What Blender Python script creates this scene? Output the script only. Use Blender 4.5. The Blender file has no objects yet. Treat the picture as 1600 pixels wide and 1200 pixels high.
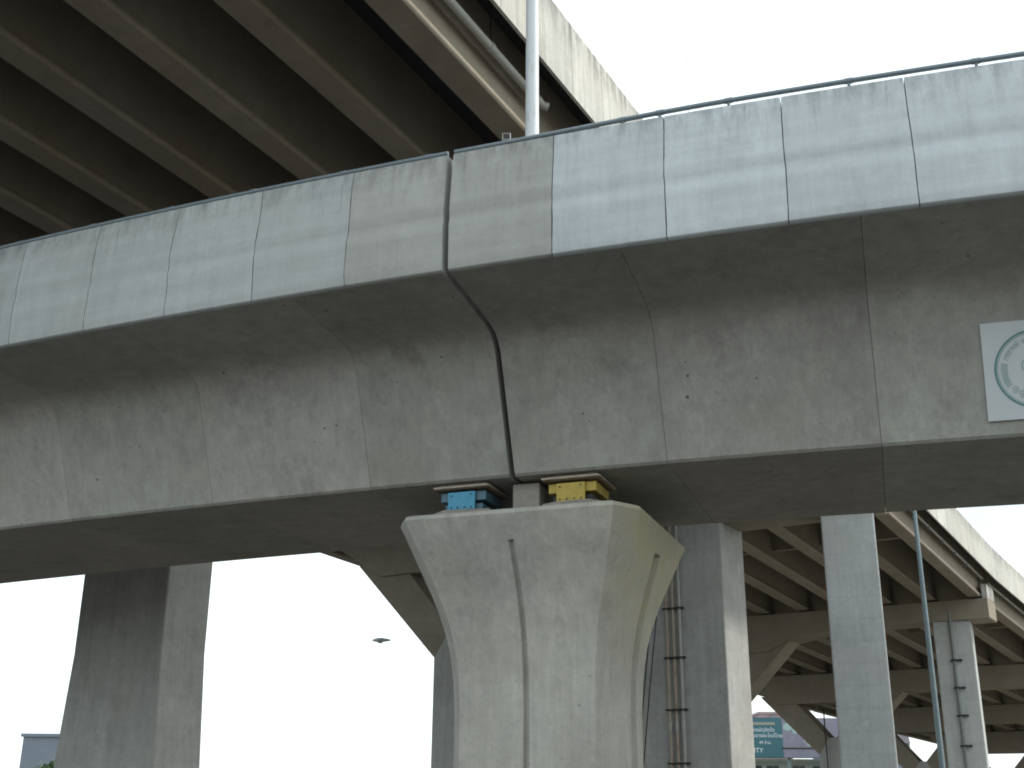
import bpy, math, random
from math import sin, cos, pi, radians, atan2, hypot, sqrt
from mathutils import Vector, Matrix

random.seed(7)
scene = bpy.context.scene
col = scene.collection

# ------------------------------------------------------------------ camera
CAM_POS = Vector((0.0, 0.0, 2.0))
cam_d = bpy.data.cameras.new('camera')
cam_d.sensor_width = 36.0
cam_d.lens = 1850.0 / 1600.0 * 36.0
cam_d.clip_start = 0.1
cam_d.clip_end = 5000.0
cam = bpy.data.objects.new('camera', cam_d)
col.objects.link(cam)
up = Vector((40.0 / 1850.0, 5170.0 / 1850.0, -1.0)).normalized()
fw = Vector((0, 0, -1.0)); fw = (fw - up * fw.dot(up)).normalized()
rt = fw.cross(up)
M3 = Matrix((rt, fw, up))
cam.matrix_world = Matrix.Translation(CAM_POS) @ M3.to_4x4()
scene.camera = cam

# ------------------------------------------------------------------ sky and sun
SUN_EL = radians(42.0)
SUN_AZ = radians(82.0)            # measured from +Y (view direction) towards +X (right)
world = bpy.data.worlds.new('World')
scene.world = world
world.use_nodes = True
wn = world.node_tree; wn.nodes.clear()
w_out = wn.nodes.new('ShaderNodeOutputWorld')
w_bg = wn.nodes.new('ShaderNodeBackground'); w_bg.inputs['Strength'].default_value = 0.12
w_sky = wn.nodes.new('ShaderNodeTexSky'); w_sky.sky_type = 'NISHITA'
w_sky.sun_disc = False; w_sky.sun_elevation = SUN_EL; w_sky.sun_rotation = SUN_AZ
w_sky.dust_density = 3.0; w_sky.air_density = 1.2
w_tc = wn.nodes.new('ShaderNodeTexCoord')
w_no = wn.nodes.new('ShaderNodeTexNoise'); w_no.inputs['Scale'].default_value = 2.6
w_no.inputs['Detail'].default_value = 6.0; w_no.inputs['Roughness'].default_value = 0.55
w_rp = wn.nodes.new('ShaderNodeMapRange')
w_rp.inputs['From Min'].default_value = 0.36; w_rp.inputs['From Max'].default_value = 0.47
w_rp.inputs['To Min'].default_value = 0.35; w_rp.inputs['To Max'].default_value = 0.85
w_mx = wn.nodes.new('ShaderNodeMix'); w_mx.data_type = 'RGBA'
w_mx.inputs[7].default_value = (8.2, 9.1, 9.3, 1)       # thin bright cloud
w_mp = wn.nodes.new('ShaderNodeMapping'); w_mp.inputs['Location'].default_value = (0.9, 4.1, 0.5)
wn.links.new(w_tc.outputs['Generated'], w_mp.inputs['Vector'])
wn.links.new(w_mp.outputs['Vector'], w_no.inputs['Vector'])
wn.links.new(w_no.outputs['Fac'], w_rp.inputs['Value'])
wn.links.new(w_rp.outputs['Result'], w_mx.inputs[0])
wn.links.new(w_sky.outputs['Color'], w_mx.inputs[6])
wn.links.new(w_mx.outputs[2], w_bg.inputs['Color'])
wn.links.new(w_bg.outputs['Background'], w_out.inputs['Surface'])

sun_d = bpy.data.lights.new('sun', 'SUN')
sun_d.energy = 2.0; sun_d.angle = radians(6.0); sun_d.color = (1.0, 0.95, 0.86)
sun = bpy.data.objects.new('sun', sun_d); col.objects.link(sun)
sdir = Vector((sin(SUN_AZ) * cos(SUN_EL), cos(SUN_AZ) * cos(SUN_EL), sin(SUN_EL)))
sun.rotation_euler = sdir.to_track_quat('Z', 'Y').to_euler()
sun.location = (20, 20, 60)

scene.view_settings.view_transform = 'Standard'
scene.view_settings.look = 'None'
scene.view_settings.gamma = 1.0
scene.view_settings.exposure = 0.6
scene.cycles.max_bounces = 8
scene.cycles.diffuse_bounces = 6
scene.cycles.filter_width = 1.9

# ------------------------------------------------------------------ materials
def nn(nt, t, **kw):
    n = nt.nodes.new(t)
    for k, v in kw.items(): setattr(n, k, v)
    return n

def new_mat(name):
    m = bpy.data.materials.new(name); m.use_nodes = True
    nt = m.node_tree
    return m, nt, nt.nodes['Principled BSDF']

def mul(nt, a, b, fac=1.0):
    x = nn(nt, 'ShaderNodeMix', data_type='RGBA', blend_type='MULTIPLY'); x.inputs[0].default_value = fac
    nt.links.new(a, x.inputs[6]); nt.links.new(b, x.inputs[7]); return x.outputs[2]

def noise(nt, vec, scale, detail=5, rough=0.6, sc=None):
    if sc:
        mp = nn(nt, 'ShaderNodeMapping'); mp.inputs['Scale'].default_value = sc
        nt.links.new(vec, mp.inputs['Vector']); vec = mp.outputs['Vector']
    n = nn(nt, 'ShaderNodeTexNoise'); n.inputs['Scale'].default_value = scale
    n.inputs['Detail'].default_value = detail; n.inputs['Roughness'].default_value = rough
    nt.links.new(vec, n.inputs['Vector']); return n.outputs['Fac']

def mrange(nt, v, a, b, lo, hi):
    r = nn(nt, 'ShaderNodeMapRange'); r.inputs['From Min'].default_value = a; r.inputs['From Max'].default_value = b
    r.inputs['To Min'].default_value = lo; r.inputs['To Max'].default_value = hi
    nt.links.new(v, r.inputs['Value']); return r.outputs['Result']

def math_(nt, op, a, b):
    m = nn(nt, 'ShaderNodeMath', operation=op)
    for i, x in enumerate((a, b)):
        if isinstance(x, (int, float)): m.inputs[i].default_value = x
        else: nt.links.new(x, m.inputs[i])
    return m.outputs[0]

def blend(nt, fac, a, colr):
    x = nn(nt, 'ShaderNodeMix', data_type='RGBA')
    nt.links.new(fac, x.inputs[0]); nt.links.new(a, x.inputs[6]); x.inputs[7].default_value = (*colr, 1)
    return x.outputs[2]

def concrete(name, base, blotch=0.18, streak=0.14, grain=0.08, pits=0.0, stain=0.0,
             stain_col=(0.05, 0.05, 0.048), top=None, boards=0.0, bump=0.25, rough=0.86, warm=0.06, seed=0.0, hband=0.0, moss=0.0):
    """cast concrete: blotches, run-down streaks, pits, grime; tinted by the object's own colour"""
    m, nt, bsdf = new_mat(name)
    tc = nn(nt, 'ShaderNodeTexCoord')
    oi = nn(nt, 'ShaderNodeObjectInfo')
    off = nn(nt, 'ShaderNodeVectorMath', operation='ADD'); off.inputs[1].default_value = (seed, seed * 1.7, 0)
    nt.links.new(tc.outputs['Object'], off.inputs[0]); v = off.outputs[0]
    rgb = nn(nt, 'ShaderNodeRGB'); rgb.outputs[0].default_value = (*base, 1)
    c = mul(nt, rgb.outputs[0], oi.outputs['Color'])
    b1 = noise(nt, v, 0.7, 7, 0.62)
    c = mul(nt, c, mrange(nt, b1, 0.25, 0.75, 1 - blotch, 1 + blotch))
    b2 = noise(nt, v, 3.2, 6, 0.65)
    c = mul(nt, c, mrange(nt, b2, 0.25, 0.75, 1 - blotch * 0.7, 1 + blotch * 0.7))
    if streak:
        s1 = noise(nt, v, 2.4, 5, 0.6, (2.2, 2.2, 0.11))
        c = mul(nt, c, mrange(nt, s1, 0.3, 0.72, 1 - streak, 1 + streak))
        s2 = noise(nt, v, 9.0, 4, 0.6, (2.2, 2.2, 0.08))
        c = mul(nt, c, mrange(nt, s2, 0.3, 0.72, 1 - streak * 0.6, 1 + streak * 0.6))
    if hband:
        m1 = nn(nt, 'ShaderNodeMapping'); m1.inputs['Rotation'].default_value = (0, 0, -RA)
        nt.links.new(v, m1.inputs['Vector'])
        h1 = noise(nt, m1.outputs['Vector'], 2.0, 5, 0.6, (0.10, 1.0, 3.2))
        c = mul(nt, c, mrange(nt, h1, 0.3, 0.7, 1 - hband, 1 + hband))
    g = noise(nt, v, 38.0, 4, 0.7)
    c = mul(nt, c, mrange(nt, g, 0.25, 0.75, 1 - grain, 1 + grain))
    g2 = noise(nt, v, 11.0, 5, 0.7)
    c = mul(nt, c, mrange(nt, g2, 0.28, 0.72, 1 - grain * 0.9, 1 + grain * 0.9))
    # warm / cool drift
    wv = noise(nt, v, 0.45, 3, 0.5)
    c = blend(nt, mrange(nt, wv, 0.4, 0.75, 0.0, warm * 4), c, (base[0] * 0.95, base[1] * 0.86, base[2] * 0.72))
    if boards:
        wt = nn(nt, 'ShaderNodeTexWave', wave_type='BANDS', bands_direction='Z'); wt.inputs['Scale'].default_value = 0.42
        wt.inputs['Distortion'].default_value = 0.15; wt.inputs['Detail'].default_value = 2
        nt.links.new(v, wt.inputs['Vector'])
        c = mul(nt, c, mrange(nt, wt.outputs['Fac'], 0.0, 0.06, 1 - boards, 1.0))
    if stain:
        st = noise(nt, v, 1.1, 8, 0.72, (1.0, 1.0, 0.7))
        c = blend(nt, mrange(nt, st, 0.56, 0.74, 0.0, stain), c, stain_col)
        st2 = noise(nt, v, 4.5, 8, 0.75)
        c = blend(nt, mrange(nt, st2, 0.62, 0.72, 0.0, stain * 0.8), c, stain_col)
    if top:
        # algae and soot washed down from the coping: attribute 'hh' = metres below the top edge
        at = nn(nt, 'ShaderNodeAttribute', attribute_name='hh')
        fall = mrange(nt, at.outputs['Fac'], 0.0, top[0], 1.0, 0.0)
        t1 = noise(nt, v, 3.0, 7, 0.7, (1.6, 1.6, 0.35))
        f = math_(nt, 'MULTIPLY', mrange(nt, t1, 0.42, 0.70, 0.0, 1.0), fall)
        c = blend(nt, math_(nt, 'MULTIPLY', f, top[1]), c, (0.035, 0.037, 0.040))
        t2 = noise(nt, v, 7.0, 6, 0.7, (2.0, 2.0, 0.06))
        f2 = math_(nt, 'MULTIPLY', mrange(nt, t2, 0.52, 0.72, 0.0, 1.0), mrange(nt, at.outputs['Fac'], 0.0, top[0] * 2.2, 1.0, 0.0))
        c = blend(nt, math_(nt, 'MULTIPLY', f2, top[1] * 0.6), c, (0.06, 0.06, 0.055))
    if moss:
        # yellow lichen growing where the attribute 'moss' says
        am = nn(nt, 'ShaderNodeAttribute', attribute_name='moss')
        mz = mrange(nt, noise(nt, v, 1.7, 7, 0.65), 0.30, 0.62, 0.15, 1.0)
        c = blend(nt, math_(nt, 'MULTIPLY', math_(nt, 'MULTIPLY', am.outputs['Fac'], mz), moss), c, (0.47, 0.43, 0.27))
    if pits:
        vo = nn(nt, 'ShaderNodeTexVoronoi'); vo.inputs['Scale'].default_value = 3.6
        nt.links.new(v, vo.inputs['Vector'])
        gate = noise(nt, v, 1.4, 2, 0.5)
        thr = mrange(nt, gate, 0.40, 0.7, 0.0, 0.10)
        lt = math_(nt, 'LESS_THAN', vo.outputs['Distance'], thr)
        c = blend(nt, math_(nt, 'MULTIPLY', lt, pits), c, (0.04, 0.038, 0.036))
    nt.links.new(c, bsdf.inputs['Base Color'])
    bsdf.inputs['Roughness'].default_value = rough
    bsdf.inputs['Specular IOR Level'].default_value = 0.25
    bp = nn(nt, 'ShaderNodeBump'); bp.inputs['Strength'].default_value = bump; bp.inputs['Distance'].default_value = 0.02
    hsum = math_(nt, 'ADD', math_(nt, 'MULTIPLY', g, 0.5), b2)
    nt.links.new(hsum, bp.inputs['Height']); nt.links.new(bp.outputs['Normal'], bsdf.inputs['Normal'])
    return m

def paint(name, base, rough=0.5, metal=0.0, wear=0.0, wear_col=(0.16, 0.075, 0.035), scale=6.0, var=0.1, zs=1.0):
    m, nt, bsdf = new_mat(name)
    tc = nn(nt, 'ShaderNodeTexCoord'); v = tc.outputs['Object']
    rgb = nn(nt, 'ShaderNodeRGB'); rgb.outputs[0].default_value = (*base, 1)
    n1 = noise(nt, v, scale, 6, 0.65, (1, 1, zs))
    c = mul(nt, rgb.outputs[0], mrange(nt, n1, 0.25, 0.75, 1 - var, 1 + var))
    if wear:
        n2 = noise(nt, v, scale * 1.7, 8, 0.72, (1, 1, zs))
        c = blend(nt, mrange(nt, n2, 0.52, 0.66, 0.0, wear), c, wear_col)
    nt.links.new(c, bsdf.inputs['Base Color'])
    bsdf.inputs['Roughness'].default_value = rough; bsdf.inputs['Metallic'].default_value = metal
    return m

RA = -0.3536                       # heading of the ramp at its joint
M = {}
M['web'] = concrete('cast_concrete', (0.385, 0.374, 0.347), blotch=0.15, streak=0.10, pits=0.7, stain=0.45, stain_col=(0.12, 0.115, 0.105), warm=0.05)
M['panel'] = concrete('parapet_concrete', (0.42, 0.425, 0.415), blotch=0.08, streak=0.05, grain=0.05, stain=0.25, stain_col=(0.18, 0.18, 0.175), top=(0.42, 0.6), warm=0.03, seed=13, hband=0.06)
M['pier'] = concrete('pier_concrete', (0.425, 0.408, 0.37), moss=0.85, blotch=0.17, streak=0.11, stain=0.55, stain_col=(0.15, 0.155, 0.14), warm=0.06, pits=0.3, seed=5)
M['column'] = concrete('column_concrete', (0.41, 0.41, 0.395), blotch=0.16, streak=0.09, stain=0.34, stain_col=(0.12, 0.12, 0.115), boards=0.03, seed=21)
M['column_pale'] = concrete('pale_column_concrete', (0.44, 0.455, 0.445), blotch=0.12, streak=0.07, stain=0.30, stain_col=(0.19, 0.2, 0.2), boards=0.05, seed=31)
M['beam'] = concrete('girder_concrete', (0.28, 0.247, 0.198), blotch=0.14, streak=0.0, stain=0.3, stain_col=(0.11, 0.095, 0.075), warm=0.10, seed=41)
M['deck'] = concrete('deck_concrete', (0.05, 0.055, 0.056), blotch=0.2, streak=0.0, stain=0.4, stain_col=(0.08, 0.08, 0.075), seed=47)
M['fascia'] = concrete('weathered_parapet_concrete', (0.52, 0.515, 0.485), blotch=0.12, streak=0.16, stain=0.30, stain_col=(0.16, 0.155, 0.14), top=(0.8, 0.95), seed=53)
M['grout'] = concrete('grout', (0.27, 0.25, 0.225), blotch=0.25, streak=0.0, stain=0.4, stain_col=(0.1, 0.09, 0.08), bump=0.6, seed=59)
M['groove'] = concrete('groove_concrete', (0.17, 0.18, 0.17), blotch=0.25, streak=0.2, seed=61)
M['rail'] = paint('grey_rail_paint', (0.17, 0.21, 0.235), 0.45, 0.2, 0.25, (0.3, 0.32, 0.33))
M['white_pole'] = paint('white_pole_paint', (0.62, 0.66, 0.68), 0.5, 0.0, 0.30, (0.33, 0.22, 0.15), 5.0, 0.05, 0.25)
M['steel_pole'] = paint('galvanised_pole', (0.21, 0.27, 0.29), 0.5, 0.3, 0.2, (0.32, 0.35, 0.36))
M['pipe_pale'] = paint('pale_pipe', (0.40, 0.40, 0.37), 0.55, 0.0, 0.35, (0.2, 0.16, 0.12))
M['pipe_rust'] = paint('rust_streaked_pipe', (0.40, 0.33, 0.26), 0.6, 0.0, 0.7, (0.22, 0.13, 0.08), 3.0, 0.15, 0.3)
M['pipe_dark'] = paint('dark_pipe', (0.19, 0.215, 0.21), 0.6, 0.0, 0.3)
M['dark_metal'] = paint('dark_metal', (0.035, 0.035, 0.035), 0.6, 0.3)
M['cable'] = paint('black_cable', (0.02, 0.02, 0.02), 0.7)
M['blue'] = paint('blue_bearing_paint', (0.07, 0.31, 0.48), 0.55, 0.0, 0.3, (0.05, 0.16, 0.22), 9)
M['blue_dark'] = paint('blue_grey_bearing_steel', (0.075, 0.16, 0.21), 0.5, 0.1, 0.4, (0.1, 0.09, 0.08), 9)
M['yellow'] = paint('yellow_bearing_paint', (0.46, 0.34, 0.06), 0.55, 0.0, 0.4, (0.3, 0.22, 0.05), 9)
M['rust'] = paint('rusty_sole_plate', (0.19, 0.14, 0.10), 0.8, 0.1, 0.7, (0.30, 0.25, 0.19), 8, 0.3)
M['plate_edge'] = paint('worn_timber_edge', (0.42, 0.36, 0.28), 0.8, 0.0, 0.4, (0.22, 0.18, 0.13), 10, 0.2)
M['bolt'] = paint('bolt_steel', (0.05, 0.06, 0.065), 0.5, 0.4)
M['sign'] = paint('white_sign_sheet', (0.66, 0.70, 0.72), 0.45, 0.0, 0.06, (0.5, 0.52, 0.5), 3, 0.04)
M['sign_green'] = paint('green_sign_print', (0.10, 0.25, 0.25), 0.5, 0.0, 0.0)
M['sign_pale'] = paint('pale_green_sign_print', (0.36, 0.47, 0.46), 0.5, 0.0, 0.0)
M['lamp'] = paint('lamp_housing', (0.5, 0.53, 0.56), 0.4, 0.2)
M['glass'] = paint('lamp_glass', (0.7, 0.72, 0.72), 0.2)
M['mast'] = paint('pale_mast_paint', (0.8, 0.8, 0.8), 0.5, 0.1)
M['bb_teal'] = paint('teal_poster', (0.045, 0.14, 0.17), 0.5, 0, 0.1, (0.05, 0.16, 0.19), 0.6, 0.06)
M['bb_mauve'] = paint('mauve_poster', (0.24, 0.23, 0.29), 0.5, 0, 0.6, (0.33, 0.31, 0.37), 0.5, 0.15)
M['bb_white'] = paint('white_poster_print', (0.75, 0.8, 0.82), 0.5)
M['bb_gold'] = paint('gold_poster_print', (0.30, 0.30, 0.24), 0.5)
M['plaster'] = paint('grey_plaster', (0.19, 0.22, 0.26), 0.85, 0, 0.35, (0.16, 0.19, 0.22), 0.4, 0.08)
M['plaster_green'] = paint('pale_green_plaster', (0.42, 0.47, 0.43), 0.85, 0, 0.3, (0.3, 0.33, 0.3), 0.5, 0.08)
M['plaster_pink'] = paint('pink_plaster', (0.34, 0.26, 0.27), 0.85, 0, 0.2, (0.4, 0.27, 0.26), 0.5, 0.08)
M['roof_tile'] = paint('mauve_roof', (0.28, 0.25, 0.28), 0.8, 0, 0.3, (0.22, 0.2, 0.21), 0.8, 0.12)
M['window'] = paint('dark_window_glass', (0.05, 0.055, 0.065), 0.15, 0)
M['leaf'] = paint('leaf', (0.07, 0.13, 0.05), 0.6, 0, 0.5, (0.11, 0.18, 0.07), 1.5, 0.3)
M['bark'] = paint('bark', (0.12, 0.09, 0.065), 0.9, 0, 0.3, (0.07, 0.055, 0.04), 4, 0.3)
M['asphalt'] = paint('asphalt', (0.055, 0.055, 0.055), 0.9, 0, 0.4, (0.075, 0.073, 0.07), 0.8, 0.2)
M['ground'] = paint('dusty_ground', (0.17, 0.16, 0.14), 0.95, 0, 0.4, (0.13, 0.12, 0.10), 0.15, 0.15)
M['soil'] = paint('dark_soil', (0.085, 0.075, 0.06), 0.95, 0, 0.4, (0.06, 0.06, 0.045), 1.5, 0.25)
M['kerb'] = paint('kerb_concrete', (0.34, 0.33, 0.31), 0.9, 0, 0.3, (0.2, 0.19, 0.18), 2, 0.12)
M['road_paint'] = paint('road_paint', (0.7, 0.7, 0.68), 0.7, 0, 0.35, (0.3, 0.3, 0.29), 4, 0.1)

# ------------------------------------------------------------------ builders
BASE = {}          # object -> world position of its origin

def empty(name, loc, label=None, cat=None, group=None):
    o = bpy.data.objects.new(name, None); col.objects.link(o)
    o.empty_display_size = 0.3; o.location = loc; BASE[o.name] = Vector(loc)
    return tag(o, label, cat, group)

def tag(o, label=None, cat=None, group=None, kind=None):
    if label: o['label'] = label
    if cat: o['category'] = cat
    if group: o['group'] = group
    if kind: o['kind'] = kind
    return o

class MB:
    def __init__(s): s.v = []; s.f = []; s.hh = None; s.moss = None
    def quadbox(s, a, b):
        """two 4-point rings -> closed box"""
        return s.loft([a, b])
    def loft(s, rings, cap=True):
        n0 = len(s.v); k = len(rings[0])
        for r in rings: s.v += [tuple(p) for p in r]
        for i in range(len(rings) - 1):
            for j in range(k):
                a = n0 + i * k + j; b = n0 + i * k + (j + 1) % k
                s.f.append((a, b, b + k, a + k))
        if cap:
            s.f.append(tuple(n0 + j for j in reversed(range(k))))
            s.f.append(tuple(n0 + (len(rings) - 1) * k + j for j in range(k)))
        return s
    def box(s, fn, a0, a1, b0, b1, c0, c1):
        """axis box in the frame fn(a,b,c)->point"""
        r0 = [fn(a0, b0, c0), fn(a1, b0, c0), fn(a1, b1, c0), fn(a0, b1, c0)]
        r1 = [fn(a0, b0, c1), fn(a1, b0, c1), fn(a1, b1, c1), fn(a0, b1, c1)]
        return s.loft([r0, r1])
    def tube(s, pts, r, k=10, cap=True):
        pts = [Vector(p) for p in pts]
        rs = r if isinstance(r, (list, tuple)) else [r] * len(pts)
        rings = []
        ref = Vector((0, 0, 1))
        for i, p in enumerate(pts):
            d = (pts[min(i + 1, len(pts) - 1)] - pts[max(i - 1, 0)]).normalized()
            if abs(d.dot(ref)) > 0.95: ref = Vector((0, 1, 0)) if abs(d.y) < 0.9 else Vector((1, 0, 0))
            x = d.cross(ref).normalized(); y = d.cross(x).normalized()
            rings.append([p + x * (rs[i] * cos(2 * pi * j / k)) + y * (rs[i] * sin(2 * pi * j / k)) for j in range(k)])
        return s.loft(rings, cap)
    def build(s, name, mat, parent=None, smooth=None, bevel=0.0, tone=1.0, base=None):
        b = Vector((0, 0, 0))
        if parent is not None: b = BASE[parent.name]
        elif base is not None: b = Vector(base)
        me = bpy.data.meshes.new(name)
        me.from_pydata([(p[0] - b.x, p[1] - b.y, p[2] - b.z) for p in s.v], [], s.f)
        import bmesh
        bm = bmesh.new(); bm.from_mesh(me); bmesh.ops.recalc_face_normals(bm, faces=bm.faces); bm.to_mesh(me); bm.free()
        if s.hh is not None:
            at = me.attributes.new('hh', 'FLOAT', 'POINT')
            at.data.foreach_set('value', [float(x) for x in s.hh])
        if s.moss is not None:
            at = me.attributes.new('moss', 'FLOAT', 'POINT')
            at.data.foreach_set('value', [float(x) for x in s.moss])
        if smooth:
            for p in me.polygons: p.use_smooth = True
            me.set_sharp_from_angle(angle=radians(smooth))
        me.materials.append(mat)
        o = bpy.data.objects.new(name, me); col.objects.link(o)
        o.color = (tone, tone, tone, 1) if not isinstance(tone, (tuple, list)) else (*tone, 1)
        if parent is not None: o.parent = parent; BASE[o.name] = b
        else: o.location = b; BASE[o.name] = b
        if bevel:
            md = o.modifiers.new('bevel', 'BEVEL'); md.width = bevel; md.segments = 2; md.limit_method = 'ANGLE'
            md.angle_limit = radians(35)
        return o

def xyz(a, b, c): return Vector((a, b, c))

# ------------------------------------------------------------------ frames of the two roads
RX, RY, RA, RB = -0.926, 14.244, -0.3536, 0.009226         # curved ramp: plan arc of its outer face
def rp(s, n, z):
    th = RA + RB * s
    return Vector((RX + (sin(th) - sin(RA)) / RB - n * sin(th), RY - (cos(th) - cos(RA)) / RB + n * cos(th), z))
def rp0(s, n, z):                                           # straight frame at the expansion joint (pier, bearings)
    return Vector((RX + s * cos(RA) - n * sin(RA), RY + s * sin(RA) + n * cos(RA), z))

AZ = radians(32.0); GR = 0.043
CAPS = [2.0, 42.0, 67.0, 90.0, 112.0, 134.0, 158.0]         # stations of the viaduct's crossheads
def cshift_s(u): return -0.8 + 0.00065 * (u - 60.0) ** 2
def cshift(u):
    for i in range(len(CAPS) - 1):
        if u <= CAPS[i + 1] or i == len(CAPS) - 2:
            a, b = CAPS[i], CAPS[i + 1]; f = (u - a) / (b - a)
            return cshift_s(a) * (1 - f) + cshift_s(b) * f
def W0(u, v, z): return Vector((u * sin(AZ) + v * cos(AZ), u * cos(AZ) - v * sin(AZ), z))
def W(u, v, z): return W0(u, v + cshift(u), z)
def zb(u): return 15.5 - GR * u                             # underside of the viaduct beams

# ------------------------------------------------------------------ ground and roads
g = MB(); g.v = [(-900, -900, 0), (900, -900, 0), (900, 900, 0), (-900, 900, 0)]; g.f = [(0, 1, 2, 3)]
tag(g.build('ground', M['ground']), kind='structure')
def strip(name, mat, n0, n1, z0, z1, s0=-120, s1=120, parent=None):
    m = MB(); m.box(rp0, s0, s1, n0, n1, z0, z1); return m.build(name, mat, parent)
def sheet(name, mat, n0, n1, z, s0=-150, s1=150, parent=None):
    m = MB(); m.v = [rp0(s0, n0, z), rp0(s1, n0, z), rp0(s1, n1, z), rp0(s0, n1, z)]; m.f = [(0, 1, 2, 3)]
    return m.build(name, mat, parent)
road = tag(sheet('road', M['asphalt'], -24, 0.6, 0.004), kind='structure')
road2 = tag(sheet('road', M['asphalt'], 8.2, 31.0, 0.004), kind='structure')
for i in range(24):
    for nrow in (-9.2, -5.7, -2.6):
        sheet('lane_marking', M['road_paint'], nrow - 0.06, nrow + 0.06, 0.008, -60 + i * 5, -58 + i * 5, parent=road)
tag(strip('median_strip', M['soil'], 0.6, 8.2, 0.0, 0.14, -150, 150), kind='structure')

# ------------------------------------------------------------------ the curved ramp: two box girders meeting over the pier
NC = 4.68
half = [(0.145, 8.985), (0.145, 8.70), (0.70, 8.655), (1.30, 8.60), (1.66, 8.555), (1.84, 8.50), (1.97, 8.41), (2.06, 8.28),
        (2.14, 8.08), (2.68, 6.66), (2.70, 6.605), (2.745, 6.57)]
sec = half + [(2 * NC - n, z) for n, z in reversed(half)]
# parapet panel profile: outer face from bottom to top, then inner face down
def face_n(z):
    pts = [(8.70, 0.06), (9.40, 0.045), (9.44, 0.062), (9.56, 0.062), (9.60, 0.05), (10.30, 0.115), (10.53, 0.15)]
    for (z0, n0), (z1, n1) in zip(pts, pts[1:]):
        if z <= z1: return n0 + (n1 - n0) * (z - z0) / (z1 - z0)
    return pts[-1][1]
PZ = [8.745, 8.90, 9.10, 9.25, 9.40, 9.44, 9.56, 9.60, 9.75, 9.95, 10.15, 10.30, 10.42, 10.505]
jit = {}
def joint_s(i, z, wig):
    """wavering line of the sealed joint i"""
    rnd = random.Random(i * 31 + 5)
    a = [rnd.uniform(-1, 1) for _ in range(4)]
    t = (z - 8.7)
    return 1.5 * i + wig * (0.5 * sin(2.3 * t + 3 * a[0]) * a[1] + 0.35 * sin(5.6 * t + 6 * a[2]) + 0.18 * sin(13 * t + 9 * a[3]))
def panel(i, parent, tone, gl, gr):
    wl = 0.028 if i <= -1 else 0.012; wr = 0.028 if i + 1 <= -1 else 0.012
    if i == 0: wl = 0.0
    if i == -1: wr = 0.0
    rings = []; hh = []
    K = 4
    prof = [(0.142, 8.702, 0), (0.12, 8.702, 0), (0.085, 8.712, 0), (0.065, 8.728, 0)]
    prof += [(face_n(z), z, 1) for z in PZ] + [(0.165, 10.53, 1), (0.36, 10.53, 1), (0.40, 10.50, 1), (0.42, 9.5, 0), (0.50, 9.2, 0), (0.52, 8.99, 0), (0.142, 8.99, 0)]
    m = MB(); hh = []
    for k in range(K + 1):
        f = k / K; r = []
        for n, z, _ in prof:
            sl = joint_s(i, z, wl) + gl; sr = joint_s(i + 1, z, wr) - gr
            s = sl * (1 - f) + sr * f
            r.append(rp(s, n, z)); hh.append(10.53 - z)
        rings.append(r)
    m.loft(rings); m.hh = hh
    return m.build('parapet_panel', M['panel'], parent, smooth=28, tone=tone)

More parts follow.
